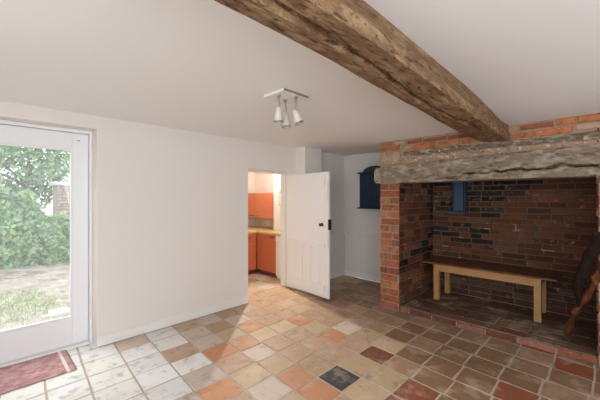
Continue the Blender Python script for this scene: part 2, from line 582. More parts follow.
# wall behind the camera and right wall, whitened for bounce, with window openings added
mb = MB()
mb.box(XLO, -1.0, YB - .25, YB, 0, ZC + .04)
mb.box(0.7, XR + .2, YB - .25, YB, 0, ZC + .04)
mb.box(-1.0, 0.7, YB - .25, YB, 0, 0.82)
mb.box(-1.0, 0.7, YB - .25, YB, 2.08, ZC + .04)
tag(mb.build('wall_rear', M['ceiling']), 'plastered wall behind the viewer with an added wide window', 'wall', kind='structure')
mb = MB()
mb.box(XR, XR + .25, YB - .2, -1.53, 0, ZC + .04)
mb.box(XR, XR + .25, -0.37, 1.35, 0, ZC + .04)
mb.box(XR, XR + .25, 2.45, YW + .2, 0, ZC + .04)
mb.box(XR, XR + .25, 1.35, 2.45, 0, 0.9)
mb.box(XR, XR + .25, 1.35, 2.45, 2.0, ZC + .04)
mb.box(XR, XR + .25, -1.53, -0.37, 0, 0.82)
mb.box(XR, XR + .25, -1.53, -0.37, 2.08, ZC + .04)
tag(mb.build('wall_right', M['ceiling']), 'plastered right wall with added windows, beside the viewer', 'wall', kind='structure')


def simple_window(name, a, b, z0, z1, plane, at, label):
    mb = MB()

    def bar(u0, u1, w0, w1):
        if plane == 'y': mb.box(u0, u1, at - .03, at + .03, w0, w1)
        else: mb.box(at - .03, at + .03, u0, u1, w0, w1)
    bar(a, b, z0, z0 + .06); bar(a, b, z1 - .06, z1); bar(a, a + .06, z0 + .06, z1 - .06); bar(b - .06, b, z0 + .06, z1 - .06)
    m_ = (a + b) / 2
    bar(m_ - .03, m_ + .03, z0 + .06, z1 - .06)
    tag(mb.build(name, M['upvc'], bevel=.004), label, 'window', kind='structure')


simple_window('window_1', -1.0, 0.7, 0.82, 2.08, 'y', YB - .15, 'unseen white framed window added behind the viewer for light')  # unseen window, added and placed for the rear fill lamp
simple_window('window_2', -1.53, -0.37, 0.82, 2.08, 'x', XR + .15, 'unseen white framed window added in the right wall for light, beside the viewer')  # unseen window, added to light the left wall opposite

simple_window('window_3', 1.35, 2.45, 0.9, 2.0, 'x', XR + .15, 'unseen white framed window added in the right wall for light, near the fireplace')  # invented window, put in only to brighten the far ceiling

# skirting boards
mb = MB()
mb.box(XL, XL + .018, DY1, KY0, 0.006, 0.095)
mb.box(XL, XL + .012, DY1, KY0, 0.095, 0.108)
tag(mb.build('baseboard_left', M['paint'], bevel=.003), 'white skirting along the left wall between the two doors', 'baseboard', kind='structure')
mb = MB()
mb.box(XL, XL + .02, 3.905, YW, 0.004, 0.10)
mb.box(-3.325, -3.307, KY1, 3.905, 0.004, 0.10)
tag(mb.build('baseboard_recess', M['paint'], bevel=.003), 'white skirting on the recess side wall behind the plank door', 'baseboard', kind='structure')
mb = MB()
mb.box(XL + .02, -2.16, YW - .02, YW, 0.004, 0.10)
tag(mb.build('baseboard_back', M['paint'], bevel=.003), 'white skirting along the back wall under the navy cupboard', 'baseboard', kind='structure')
# low panelled dado in the recess
mb = MB()
mb.box(XL, XL + .016, 3.905, YW, 0.10, 0.765)
mb.box(XL, XL + .03, 3.905, YW, 0.765, 0.79)
tag(mb.build('trim_1', M['plaster'], bevel=.003), 'white dado panel on the recess side wall', 'trim', kind='structure')
mb = MB()
mb.box(XL + .03, -2.16, YW - .016, YW, 0.10, 0.765)
mb.box(XL + .03, -2.16, YW - .03, YW, 0.765, 0.79)
tag(mb.build('trim_2', M['plaster'], bevel=.003), 'white dado panel along the back wall', 'trim', kind='structure')

# ------------------------------------------------------------------ glazed garden door
d1 = empty('door_1', (-3.74, 0.27, 0.0), 'white framed glazed door looking onto the garden', 'door', kind='structure')
mb = MB()
fx0, fx1 = -3.80, -3.69
mb.box(fx0, fx1, DY1 - .028, DY1 - .001, 0.0, DZ - .001)
mb.box(fx0, fx1, DY0 + .001, DY0 + .028, 0.0, DZ - .001)
mb.box(fx0, fx1, DY0 + .028, DY1 - .028, DZ - .032, DZ - .001)
mb.box(fx0, fx1 + .03, DY0 + .03, DY1 - .03, 0.0, 0.018)
mb.build('door_frame', M['upvc'], d1, bevel=.004)
mb = MB()
lx0, lx1 = -3.775, -3.72
gy0, gy1, gz0, gz1 = -0.075, 0.625, 0.285, 1.925
ly0, ly1, lz0, lz1 = DY0 + .032, DY1 - .032, 0.022, DZ - .036
mb.box(lx0, lx1, gy1, ly1, lz0, lz1)
mb.box(lx0, lx1, ly0, gy0, lz0, lz1)
mb.box(lx0, lx1, gy0, gy1, lz0, gz0)
mb.box(lx0, lx1, gy0, gy1, gz1, lz1)
leaf = mb.build('door_leaf', M['upvc'], d1, bevel=.004)
mb = MB()
for (a, b, c, e) in ((gy0, gy1, gz0, gz0 + .018), (gy0, gy1, gz1 - .018, gz1), (gy0, gy0 + .018, gz0 + .018, gz1 - .018), (gy1 - .018, gy1, gz0 + .018, gz1 - .018)):
    mb.box(lx1 - .02, lx1 + .004, a, b, c, e)
mb.build('glazing_bead', M['upvc'], d1, bevel=.004)
mb = MB()
mb.box(-3.752, -3.746, gy0, gy1, gz0, gz1)
mb.build('glass_pane', M['glass'], d1)
mb = MB()
mb.box(-3.72, -3.712, 0.664, 0.685, 2.012, 2.018)
tag(mb.build('door_catch', M['darkmetal'], d1), 'tiny dark catch near the head of the door')

# rug in front of the garden door
mb = MB()
n = 30
vs, fs = [], []
x0, x1, y0, y1 = -0.245, 0.245, -0.47, 0.47
for i in range(9):
    for j in range(n + 1):
        x = x0 + (x1 - x0) * i / 8
        y = y0 + (y1 - y0) * j / n
        vs.append((x + 0.004 * math.sin(j * 1.3) * (1 if i in (0, 8) else 0), y, 0.012 + 0.002 * noise.noise(Vector((x * 6, y * 6, 0)))))
T = len(vs)
vs += [(v[0], v[1], 0.001) for v in vs]
for i in range(8):
    for j in range(n):
        a = i * (n + 1) + j
        fs.append((a, a + n + 1, a + n + 2, a + 1))
        fs.append((T + a, T + a + 1, T + a + n + 2, T + a + n + 1))
for j in range(n):
    fs.append((j, j + 1, T + j + 1, T + j))
    a = 8 * (n + 1) + j
    fs.append((a, T + a, T + a + 1, a + 1))
for i in range(8):
    a = i * (n + 1)
    fs.append((a, T + a, T + a + n + 1, a + n + 1))
    a += n
    fs.append((a, a + n + 1, T + a + n + 1, T + a))
mb.add([Vector(v) for v in vs], fs)
o = mb.build('doormat', M['rug'])
o.location = (-3.43, 0.085, 0.0)
tag(o, 'faded red woven doormat on the floor at the glazed door', 'mat')
for sg in (1, -1):
    mb = MB()
    q = [(-0.243, .462 * sg)]
    for j in range(50):
        x = -0.24 + 0.48 * (j + .5) / 50
        e = .482 + random.uniform(0, .006)
        q += [(x - .0035, .470 * sg), (x - .002, e * sg), (x + .002, e * sg), (x + .0035, .470 * sg)]
    q += [(0.243, .462 * sg)]
    mb.prism(q, 'z', 0.001, 0.005)
    f = mb.build('fringe', M['rug'])
    f.parent = o
    tag(f, 'short pale fringe')

# ------------------------------------------------------------------ brickwork
MORT = (0.36, 0.255, 0.17)


def brick_face(mb, O, U, V, Nrm, w, h, L=0.235, H=0.088, gap=0.014, palette=None, phase=0.0, depth=0.012, mort=MORT, clip=None, backing=True):
    """bricks standing proud of a mortar bed; U, V, Nrm are unit vectors, bricks are coloured one by one"""
    O, U, V, Nrm = Vector(O), Vector(U), Vector(V), Vector(Nrm)
    if backing:
        nu, nv_ = max(2, int(w / .06)), max(2, int(h / .06))
        vs, fs = [], []
        for j in range(nv_ + 1):
            for i in range(nu + 1):
                p = O + U * (w * i / nu) + V * (h * j / nv_)
                edge = i in (0, nu) or j in (0, nv_)
                vs.append(p + Nrm * (0.0 if edge else 0.005 * noise.noise(p * 9)))
        for j in range(nv_):
            for i in range(nu):
                a = j * (nu + 1) + i
                fs.append((a, a + 1, a + nu + 2, a + nu + 1))
        mb.add(vs, fs, mort, 1)
    rows = int(round(h / H))
    Hh = h / rows
    for r in range(rows):
        u = -((r % 2) * 0.5 * L) - phase * L + random.uniform(-.02, .02)
        while u < w:
            bl = L * (random.uniform(.9, 1.08) if random.random() > .28 else random.uniform(.45, .6))
            u0, u1 = max(0.0, u), min(w, u + bl)
            u += bl
            if u1 - u0 < 0.035:
                continue
            cu, cv = (u0 + u1) / 2, (r + .5) * Hh
            c = O + U * cu + V * cv
            if clip and not clip(c):
                continue
            colr = palette(c)
            if colr is None:
                continue
            g = gap / 2
            g0 = g if u0 > 0 else 0.0
            g1 = g if u1 < w else 0.0
            q = [(u0 + g0, r * Hh + g), (u1 - g1, r * Hh + g), (u1 - g1, (r + 1) * Hh - g), (u0 + g0, (r + 1) * Hh - g)]
            q = [(a + random.uniform(-.003, .003) * (1 if 0 < a < w else 0), b + random.uniform(-.003, .003)) for a, b in q]
            dd = depth * random.uniform(.6, 1.25)
            low = [O + U * a + V * b - Nrm * .004 for a, b in q]
            cb = sum(b for a, b in q) / 4
            top = [O + U * (a + (.004 if a < cu else -.004)) + V * (b + (.004 if b < cb else -.004)) + Nrm * (dd + random.uniform(-.002, .002)) for a, b in q]
            mb.add(low + top, [(4, 5, 6, 7), (0, 1, 5, 4), (1, 2, 6, 5), (2, 3, 7, 6), (3, 0, 4, 7)], colr, 0)


RED = [(0.36, 0.13, 0.062), (0.33, 0.11, 0.052), (0.40, 0.16, 0.078), (0.29, 0.105, 0.058), (0.38, 0.185, 0.11), (0.24, 0.085, 0.05)]
DULL = [(0.135, 0.047, 0.024), (0.115, 0.04, 0.021), (0.155, 0.06, 0.032), (0.09, 0.034, 0.02), (0.13, 0.066, 0.04)]
SOOT = [(0.016, 0.014, 0.014), (0.022, 0.019, 0.018), (0.03, 0.024, 0.022)]


def pal_front(c):
    if random.random() < 0.02:
        return jit((0.42, 0.28, 0.19), .15)
    return jit(random.choice(RED), .15)


def pal_side(c):
    s = noise.noise(c * 2.2 + Vector((3, 1, 0)))
    if s > 0.28 and c.z > .5 and c.y > 3.95 or random.random() < 0.05:
        return jit(random.choice(SOOT), .2)
    return jit(random.choice(DULL + [(0.22, 0.08, 0.04)]), .18)


def pal_back(c):
    # a soot-blackened patch fills the upper left of the back wall, its edge falling from right to left
    lim = -0.62 - 0.68 * (1.65 - c.z) + 0.18 * noise.noise(c * 2.5)
    low = 0.86 + 0.12 * noise.noise(Vector((c.x * 3, 0, 1)))
    if c.x < lim and c.z > low:
        if random.random() < (0.80 if c.x > -1.5 else 0.62):
            return jit(random.choice(SOOT), .25)
        return jit(random.choice(DULL), .2)
    if c.z < 0.62:
        return jit(random.choice([(0.075, 0.037, 0.024), (0.06, 0.031, 0.022), (0.10, 0.062, 0.042), (0.085, 0.034, 0.022)]), .2)
    return jit(random.choice(DULL + [(0.19, 0.065, 0.033)]), .18)


XP0, XP1 = -2.15, -1.885     # left brick pier
XQ = -0.045                  # right brick pier's inner face
mb = MB()
brick_face(mb, (XP0, YF, 0), (1, 0, 0), (0, 0, 1), (0, -1, 0), XP1 - XP0, 1.64, L=0.27, H=0.0915, palette=pal_front)
brick_face(mb, (XP1, YF, 0), (0, 1, 0), (0, 0, 1), (1, 0, 0), YW - YF, 1.64 + .6, L=0.25, H=0.0915, palette=pal_side, mort=(0.13, 0.09, 0.062))
mb.box(XP0, XP1 - .002, YF + .002, YW + .2, 0, 2.3, MORT, 1)
tag(mb.build('wall_fireplace_left', [M['brick'], M['mortar']]), 'red brick pier on the left side of the fireplace', 'wall', kind='structure')

mb = MB()
brick_face(mb, (XP1, YW, 0.08), (1, 0, 0), (0, 0, 1), (0, -1, 0), 0.75 - XP1, 2.2, L=0.262, H=0.0735, gap=.013, palette=pal_back, mort=(0.125, 0.088, 0.06))
mb.box(XP1 - .1, 0.75, YW + .002, YW + .2, 0, 2.3, MORT, 1)
tag(mb.build('wall_fireplace_back', [M['brick'], M['mortar']]), 'soot blackened brick back wall of the fireplace', 'wall', kind='structure')

mb = MB()
brick_face(mb, (XQ, YF, 0), (1, 0, 0), (0, 0, 1), (0, -1, 0), XR - XQ, 1.66, L=0.262, H=0.0915, palette=pal_front)
brick_face(mb, (XQ, YW, 0), (0, -1, 0), (0, 0, 1), (-1, 0, 0), YW - YF, 2.2, L=0.25, H=0.0915, palette=pal_side, mort=(0.13, 0.09, 0.062))
mb.box(XQ + .002, XR, YF + .002, YW + .2, 0, 2.3, MORT, 1)
tag(mb.build('wall_fireplace_right', [M['brick'], M['mortar']]), 'brick pier at the right end of the fireplace opening', 'wall', kind='structure')

# brickwork above the mantel beam, laid brick by brick: (x0, x1, z0, z1, colour)
mb = MB()
mb.box(XP0, XR, YF + .004, YF + .30, 1.83, 2.26, MORT, 1)
PK, OR, DR, PL = (0.42, 0.29, 0.20), (0.43, 0.165, 0.07), (0.28, 0.105, 0.055), (0.46, 0.36, 0.27)
over = [(-2.145, -1.975, 2.130, 2.172, OR), (-2.145, -1.87, 2.060, 2.118, OR), (-2.145, -1.87, 1.895, 2.048, PK),
        (-1.96, -1.79, 2.128, 2.18, PL), (-1.775, -1.59, 2.120, 2.172, DR), (-1.575, -1.305, 2.115, 2.166, DR), (-1.29, -1.06, 2.11, 2.165, DR),
        (-1.85, -1.71, 2.055, 2.112, PK), (-1.695, -1.43, 2.040, 2.110, OR), (-1.41, -1.16, 2.045, 2.105, OR), (-1.145, -0.99, 2.045, 2.10, OR),
        (-0.71, -0.62, 2.11, 2.165, PK), (-0.607, -0.345, 2.112, 2.165, DR), (-0.328, -0.185, 2.118, 2.18, OR), (-0.175, 0.10, 2.118, 2.18, OR), (0.115, 0.38, 2.118, 2.18, DR),
        (-0.70, -0.50, 2.040, 2.10, OR), (-0.48, -0.215, 2.038, 2.102, OR), (-0.19, 0.08, 2.05, 2.106, PK), (0.095, 0.36, 2.045, 2.105, OR),
        (0.375, 0.64, 2.045, 2.105, DR), (0.395, 0.66, 2.118, 2.18, OR), (0.655, 0.9, 2.045, 2.105, OR), (0.675, 0.93, 2.118, 2.18, DR),
        (0.915, 1.2, 2.045, 2.105, PK), (0.945, 1.2, 2.118, 2.18, OR), (1.215, 1.5, 2.045, 2.105, OR), (1.215, 1.5, 2.118, 2.18, DR)]
for a, b, c, d, colr in over:
    q = [(a, c), (b, c), (b, d), (a, d)]
    q = [(x + random.uniform(-.006, .006), z + random.uniform(-.005, .005)) for x, z in q]
    y = YF - random.uniform(.004, .012)
    cx, cz = (a + b) / 2, (c + d) / 2
    low = [(x, YF + .01, z) for x, z in q]
    top = [(x + (.006 if x < cx else -.006), y, z + (.006 if z < cz else -.006)) for x, z in q]
    mb.add(low + top, [(4, 5, 6, 7), (0, 1, 5, 4), (1, 2, 6, 5), (2, 3, 7, 6), (3, 0, 4, 7)], jit(colr, .12), 0)
for k in range(260):      # rubble and lime lumps in the mortar band above the mantel beam
    x = random.uniform(-2.12, 1.2)
    z = random.uniform(1.89, 1.965) if random.random() < .8 else random.uniform(1.96, 2.17)
    r = random.uniform(.006, .02)
    mb.lathe([(0.001, -r * .7), (r * .8, -r * .35), (r, 0.1 * r), (r * .6, r * .6), (0.001, r * .8)],
             Matrix.Translation((x, YF + .004, z)) @ Matrix.Scale(random.uniform(.8, 2.0), 4, (1, 0, 0)) @ Matrix.Rotation(random.uniform(0, 3), 4, 'Y'), 7,
             jit(random.choice([PL, (0.55, 0.46, 0.37), PK, MORT]), .15), 1)
tag(mb.build('wall_fireplace_front', [M['brick'], M['mortar']]), 'band of old brick and rubble above the mantel beam', 'wall', kind='structure')

# chimney throat closing the fireplace above, unseen soot dark
mb = MB()
mb.box(XP1, XQ, YF + .3, YW, 2.2, 2.28, (0.03, 0.025, 0.022), 1)
tag(mb.build('ceiling_flue', [M['brick'], M['mortar']]), 'dark top of the fireplace recess', 'ceiling', kind='structure')

# ------------------------------------------------------------------ raised hearth
h0 = empty('hearth', (-0.96, 4.2, 0.0), 'low brick edged hearth raised inside the fireplace under the bench', 'hearth')
HZ = 0.08
mb = MB()
xs = [XP1 + .015, -1.755, -1.476, -1.202, -0.913, -0.628, -0.327, XQ - .012]
for a, b in zip(xs[:-1], xs[1:]):
    c = jit(random.choice([(0.25, 0.095, 0.055), (0.21, 0.09, 0.058), (0.28, 0.13, 0.085), (0.15, 0.058, 0.04)]), .12)
    y = YF + random.uniform(-.004, .004)
    mb.box(a + .008, b - .008, y, YF + .135, 0.006, 0.068 + random.uniform(-.003, .003), c, 0)
mb.box(XP1 + .013, XQ - .012, YF + .012, YF + .135, 0.0, 0.058, MORT, 1)
mb.build('brick_edging', [M['brick'], M['mortar']], h0, bevel=.005)
mb = MB()
hrows = [YF + .005, YF + .15, YF + .42, YF + .69, YF + .96, YF + 1.10]


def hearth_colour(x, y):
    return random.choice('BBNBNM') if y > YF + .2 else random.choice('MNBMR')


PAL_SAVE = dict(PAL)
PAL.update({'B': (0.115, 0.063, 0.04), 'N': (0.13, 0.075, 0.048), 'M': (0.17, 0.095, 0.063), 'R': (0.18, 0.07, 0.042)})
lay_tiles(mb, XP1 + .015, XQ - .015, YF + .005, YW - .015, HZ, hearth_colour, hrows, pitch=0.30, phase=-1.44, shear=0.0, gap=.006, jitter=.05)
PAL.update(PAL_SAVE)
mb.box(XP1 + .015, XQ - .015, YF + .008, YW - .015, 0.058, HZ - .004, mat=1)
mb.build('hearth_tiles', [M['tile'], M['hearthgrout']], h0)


# ------------------------------------------------------------------ big timbers
def ridged(p, oct=4):
    v, a = 0.0, 1.0
    for _ in range(oct):
        v += a * noise.noise(p)
        p = p * 2.1
        a *= .5
    return v


def lerp_path(path, t):
    if t <= path[0][0]: return path[0][1]
    for (a, va), (b, vb) in zip(path[:-1], path[1:]):
        if t <= b:
            return va + (vb - va) * (t - a) / (b - a)
    return path[-1][1]


def loft(stations, sections, closed=True):
    """stations: list of lists of points; returns verts, faces with end caps"""
    n = len(stations[0])
    vs = [p for s in stations for p in s]
    fs = []
    for i in range(len(stations) - 1):
        for k in range(n):
            a, b = i * n + k, i * n + (k + 1) % n
            fs.append((a, b, b + n, a + n))
    fs.append(tuple(range(n))[::-1])
    fs.append(tuple(range((len(stations) - 1) * n, len(stations) * n)))
    return vs, fs


def poly_samples(poly, step):
    out = []
    n = len(poly)
    for i in range(n):
        a, b = Vector(poly[i]), Vector(poly[(i + 1) % n])
        m_ = max(1, int(round((b - a).length / step)))
        for k in range(m_):
            out.append((i, k / m_))
    return out


# ceiling beam: runs from the rear wall to the brick chimney breast
CRACK = [(-1.6, -0.70), (0.568, -0.683), (0.745, -0.684), (0.951, -0.696), (1.161, -0.709), (1.492, -0.749), (1.955, -0.782), (2.381, -0.774), (2.71, -0.755), (3.2, -0.76), (3.9, -0.78)]


def beam_section(y):
    t = (y + 1.6) / (3.73 + 1.6)
    zl = 2.175 - 0.12 * sstep(-0.5, 3.7, y)       # lower left arris
    xl = -0.955 - 0.02 * t
    xr = -0.595 - 0.10 * sstep(0.8, 3.7, y)
    xrt = -0.675 - 0.035 * t
    zb = 1.985 + 0.045 * t
    return [(xl - .01, 2.30), (xl, zl), (lerp_path([(-1.6, -.80), (1.0, -.80), (3.7, -.90)], y), zb + .008), (xr, zb), (xr + .004, zb + .05), (xrt, 2.21), (xrt - .01, 2.30)]


smp = poly_samples(beam_section(1.5), .011)
sta = []
ny = 190
for j in range(ny + 1):
    y = YB + (YF + .02 - YB) * j / ny
    sec = beam_section(y)
    n = len(sec)
    cx = sum(p[0] for p in sec) / n
    cz = sum(p[1] for p in sec) / n
    pts = []
    for i, f in smp:
        a, b = Vector((*sec[i], 0)), Vector((*sec[(i + 1) % n], 0))
        p = a.lerp(b, f)
        x, z = p.x, p.y
        P = Vector((x, y, z))
        out = Vector((x - cx, 0, z - cz)).normalized()
        d = 0.010 * noise.noise(Vector((x * 7, y * 1.5, z * 7))) + 0.006 * ridged(Vector((x * 22, y * 3.2, z * 22)), 3)
        q = P + out * d
        # long shake: a wandering split along the lower face
        if z < 2.12:
            c = lerp_path(CRACK, y) + 0.008 * noise.noise(Vector((y * 9, 0, 0)))
            open_ = 0.015 + 0.010 * noise.noise(Vector((y * 2.3, 5, 0))) + (0.008 if y < 0.95 else 0.0)
            e = abs(x - c)
            if e < max(open_, .003) and y < 3.0:
                q.z += 0.05 * (1 - e / max(open_, .003)) + .01
        pts.append(q)
    sta.append(pts)
vs, fs = loft(sta, None)
mb = MB()
mb.add(vs, fs)
tag(mb.build('ceiling_beam', M['oldoak'], smooth=True, angle=50), 'long rough brown oak beam crossing the ceiling to the brick chimney breast', 'beam')

# mantel beam over the fireplace
mt = empty('mantel_beam', (-0.2, YF, 1.64), 'thick weathered grey timber lintel spanning the fireplace opening', 'beam')
CK = [(-1.6, 1.665), (-1.377, 1.672), (-1.186, 1.682), (-1.096, 1.715), (-1.009, 1.724), (-0.909, 1.715), (-0.845, 1.728), (-0.782, 1.717), (-0.691, 1.738),
      (-0.607, 1.735), (-0.543, 1.723), (-0.449, 1.727), (-0.389, 1.723), (-0.302, 1.762), (-0.232, 1.742), (-0.036, 1.728), (0.4, 1.73), (1.2, 1.70), (1.7, 1.70)]


def grey(c): return c


def lintel_mesh(x0, x1, ztop, zbot, y0, y1, step, crack, amp, seed, base, dark):
    mb = MB()
    nx = int((x1 - x0) / step)
    sta, cols = [], []
    nz, nyy = 34, 14
    for i in range(nx + 1):
        x = x0 + (x1 - x0) * i / nx
        zt, zb = ztop(x), zbot(x)
        endr = min(1.0, (x - x0) / 0.05 + .25)     # softened left end
        endr = math.sqrt(max(0, 1 - (1 - endr) ** 2)) if endr < 1 else 1
        pts, cl = [], []
        path = [(y0, zb + (zt - zb) * k / nz, 'f') for k in range(nz)] + [(y0 + (y1 - y0) * k / nyy, zt, 't') for k in range(nyy)] \
            + [(y1, zt - (zt - zb) * k / 6, 'b') for k in range(6)] + [(y1 - (y1 - y0) * k / nyy, zb, 'u') for k in range(nyy)]
        zc = (zt + zb) / 2
        for (y, z, w) in path:
            P = Vector((x * 1.6 + seed, y * 7, z * 9))
            d = amp * noise.noise(P) + amp * .6 * ridged(Vector((x * 5 + seed, y * 20, z * 26)), 3)
            q = Vector((x, y, zc + (z - zc) * endr))
            k_ = 0.0
            if w == 'f':
                rnd = min(abs(z - zb), abs(zt - z))
                q.y -= d - (0.010 * max(0, 1 - rnd / .02))
                if crack:
                    c = lerp_path(crack, x) + .010 * noise.noise(Vector((x * 14, 0, 0))) + .005 * noise.noise(Vector((x * 37, 3, 0)))
                    wdt = (.012 + .007 * noise.noise(Vector((x * 5, 2, 0)))) * sstep(-1.55, -1.2, x)
                    e = abs(z - c)
                    if wdt > .002 and e < wdt:
                        k_ = 1 - (e / wdt) ** 2
                        q.y += .035 * k_
            elif w == 't': q.z += d
            elif w == 'u': q.z -= d * .6
            pts.append(q)
            cl.append(k_)
        sta.append(pts)
        cols.append(cl)
    n = len(sta[0])
    b0 = 0
    vs, fs = loft(sta, None)
    mb.add(vs, [])
    for i in range(nx):
        for k in range(n):
            a, b = i * n + k, i * n + (k + 1) % n
            kk = max(cols[i][k], cols[i][(k + 1) % n])
            mb.f.append([a, b, b + n, a + n])
            mb.c.append(tuple(base[j] + (dark[j] - base[j]) * min(1, kk * 1.3) for j in range(3)))
            mb.m.append(0)
    mb.f.append(list(range(n))[::-1]); mb.c.append(base); mb.m.append(0)
    mb.f.append(list(range(nx * n, (nx + 1) * n))); mb.c.append(base); mb.m.append(0)
    return mb


GREY, CRACK_DARK = (0.275, 0.215, 0.155), (0.10, 0.052, 0.024)  # second colour darkens the wood inside the front crack
o = lintel_mesh(-2.14, XR, lambda x: 1.868 + 0.035 * sstep(-2.14, 0.0, x) + .006 * noise.noise(Vector((x * 3, 0, 0))) + .012, lambda x: 1.642 + .004 * noise.noise(Vector((x * 4, 9, 0))),
                YF - .018, YF + .30, .016, CK, .007, 0.0, GREY, CRACK_DARK).build('main_timber', M['lintel'], mt, smooth=True, angle=60)
o = lintel_mesh(-1.83, XR, lambda x: 2.036 + .006 * noise.noise(Vector((x * 3, 4, 0))), lambda x: 1.962 - .02 * sstep(-0.8, 0, x) + .008 * noise.noise(Vector((x * 4, 7, 0))),
                YF - .004, YF + .20, .02, None, .006, 7.0, (0.20, 0.15, 0.105), CRACK_DARK).build('upper_timber', M['lintel'], mt, smooth=True, angle=60)
tag(o, 'thinner darker timber bedded above the main lintel')
mb = MB()
o = lintel_mesh(-2.30, -2.13, lambda x: 1.866, lambda x: 1.652, YF + .09, YF + .30, .02, None, .008, 3.0, (0.50, 0.41, 0.32), CRACK_DARK).build('timber_end', M['lintel'], mt, smooth=True, angle=60)
tag(o, 'sawn off pale end poking out past the brick pier')

# ------------------------------------------------------------------ bench in the fireplace
bn = empty('bench', (-1.09, 4.52, HZ), 'low plain oak bench with dark stained top standing on the hearth', 'bench')
BX0, BX1, BY0, BY1, BZ = -1.815, -0.365, 4.255, 4.765, 0.585
mb = MB()
mb.box(BX0, BX1, BY0, BY1, BZ - .022, BZ)
mb.build('tabletop', M['benchtop'], bn, bevel=.003)
tag(bpy.data.objects['tabletop'], 'dark brown stained top')
for x0, x1 in ((-1.667, -1.602), (-0.572, -0.507)):
    for y0, y1 in ((4.285, 4.35), (4.685, 4.75)):
        mb = MB()
        mb.box(x0, x1, y0, y1, HZ + .0025, BZ - .022)
        mb.build('leg', M['benchleg'], bn, bevel=.003)
for y0, y1 in ((4.292, 4.315), (4.715, 4.74)):
    mb = MB()
    mb.box(-1.602, -0.572, y0, y1, BZ - .115, BZ - .022)
    mb.build('apron', M['bench'], bn, bevel=.002)
for x0, x1 in ((-1.655, -1.632), (-0.542, -0.519)):
    mb = MB()
    mb.box(x0, x1, 4.35, 4.685, BZ - .115, BZ - .022)
    mb.build('apron', M['bench'], bn, bevel=.002)

# ------------------------------------------------------------------ logs leaning at the right pier
def log(name, a, b, r0, r1, lump, bend, label, m_, knots=()):
    a, b = Vector(a), Vector(b)
    n = 40
    pts, rad = [], []
    side = (b - a).cross(Vector((0, 1, 0.3))).normalized()
    for i in range(n + 1):
        t = i / n
        p = a.lerp(b, t) + side * bend * math.sin(t * PI * 2.3) + Vector((noise.noise(Vector((t * 5, r0 * 50, 0))), noise.noise(Vector((t * 5, 3, r0 * 50))), 0)) * bend * .6
        r = r0 + (r1 - r0) * t
        for kt, ka in knots:
            r += ka * math.exp(-((t - kt) / .035) ** 2)
        pts.append(p)
        rad.append(r)
    mb = MB()
    mb.tube(pts, rad, 18, True, lump=lump, seed=r0 * 100)
    o = mb.build(name, m_, smooth=True, angle=60, origin=tuple(a))
    return tag(o, label, 'log')


br = log('gnarled_branch', (-0.277, 4.06, HZ + .026), (0.025, 3.49, 1.06), .021, .023, .5, .010,
         'knobbly reddish brown branch with a dark broad upper limb leaning at the right fireplace pier', M['redlog'],
         ((.12, .010), (.3, .014), (.47, .012), (.7, .015)))
A_, B_ = Vector((-0.277, 4.06, HZ + .026)), Vector((0.025, 3.49, 1.06))
mb = MB()
pts, rad = [], []
for k in range(31):
    t = k / 30
    q = A_.lerp(B_, .30 + .72 * t) + Vector((-.062, -.05, .075)) * sstep(0, .35, t)
    q += Vector((noise.noise(Vector((t * 4, 1, 0))), noise.noise(Vector((t * 4, 5, 0))), 0)) * .006
    pts.append(q)
    rad.append(.016 + .029 * sstep(0, .5, t))
mb.tube(pts, rad, 18, True, lump=.3, seed=4.0)
lb = mb.build('upper_limb', M['log'], br, smooth=True, angle=60)
tag(lb, 'dark broad upper limb')

# ------------------------------------------------------------------ navy wall cupboard on the back wall
cb = empty('wall_cupboard', (-2.80, YW - .07, 1.25), 'navy blue wall cupboard with an arched top on the cream back wall', 'cupboard')
CX0, CX1, CY0 = -3.108, -2.49, 4.66
mb = MB()
mb.box(CX0, CX1, CY0 + .02, YW - .002, 1.285, 1.875)
mb.build('carcass', M['navy'], cb, bevel=.003)
mb = MB()
for k in range(4):
    w = (CX1 - CX0 - .02) / 4
    mb.box(CX0 + .01 + k * w + .002, CX0 + .01 + (k + 1) * w - .002, CY0, CY0 + .019, 1.29, 1.87)
dr = mb.build('door', M['navy'], cb, bevel=.003)
mb = MB()
mb.box(CX0 - .035, CX1 + .035, CY0 - .02, YW - .002, 1.262, 1.284)
mb.build('bottom_shelf', M['navy'], cb, bevel=.004)
mb = MB()
arc = [(CX0 - .035, 1.876), (CX0 - .035, 1.896)]
cxm = (CX0 + CX1) / 2
for k in range(25):
    t = k / 24
    x = CX0 + .085 + (CX1 - CX0 - .17) * t
    arc.append((x, 1.898 + .098 * math.sqrt(max(0, math.sin(PI * t)))))
arc += [(CX1 + .035, 1.896), (CX1 + .035, 1.876)]
mb.prism(arc, 'y', CY0 - .015, CY0 + .02)
mb.box(CX0 - .035, CX1 + .035, CY0 + .02, YW - .002, 1.876, 1.896)
mb.build('arched_pediment', M['navy'], cb, bevel=.003)

# small blue box hung on the fireplace back wall
sb = empty('candle_box', (-1.485, YW - .06, 1.22), 'small slate blue wooden candle box hung on the sooty fireplace wall', 'box')
mb = MB()
mb.box(-1.572, -1.398, YW - .03, YW - .013, 1.262, 1.80)
mb.build('back_board', M['slateblue'], sb, bevel=.002)
mb = MB()
mb.box(-1.545, -1.425, YW - .10, YW - .03, 1.266, 1.775)
mb.build('box_front', M['slateblue'], sb, bevel=.006)
for x in (-1.572, -1.418):
    mb = MB()
    mb.box(x, x + .02, YW - .085, YW - .03, 1.262, 1.79)
    mb.build('side_board', M['navy'], sb, bevel=.002)
mb = MB()
mb.box(-1.632, -1.40, YW - .125, YW - .013, 1.228, 1.261)
mb.build('ledge', M['slateblue'], sb, bevel=.004)

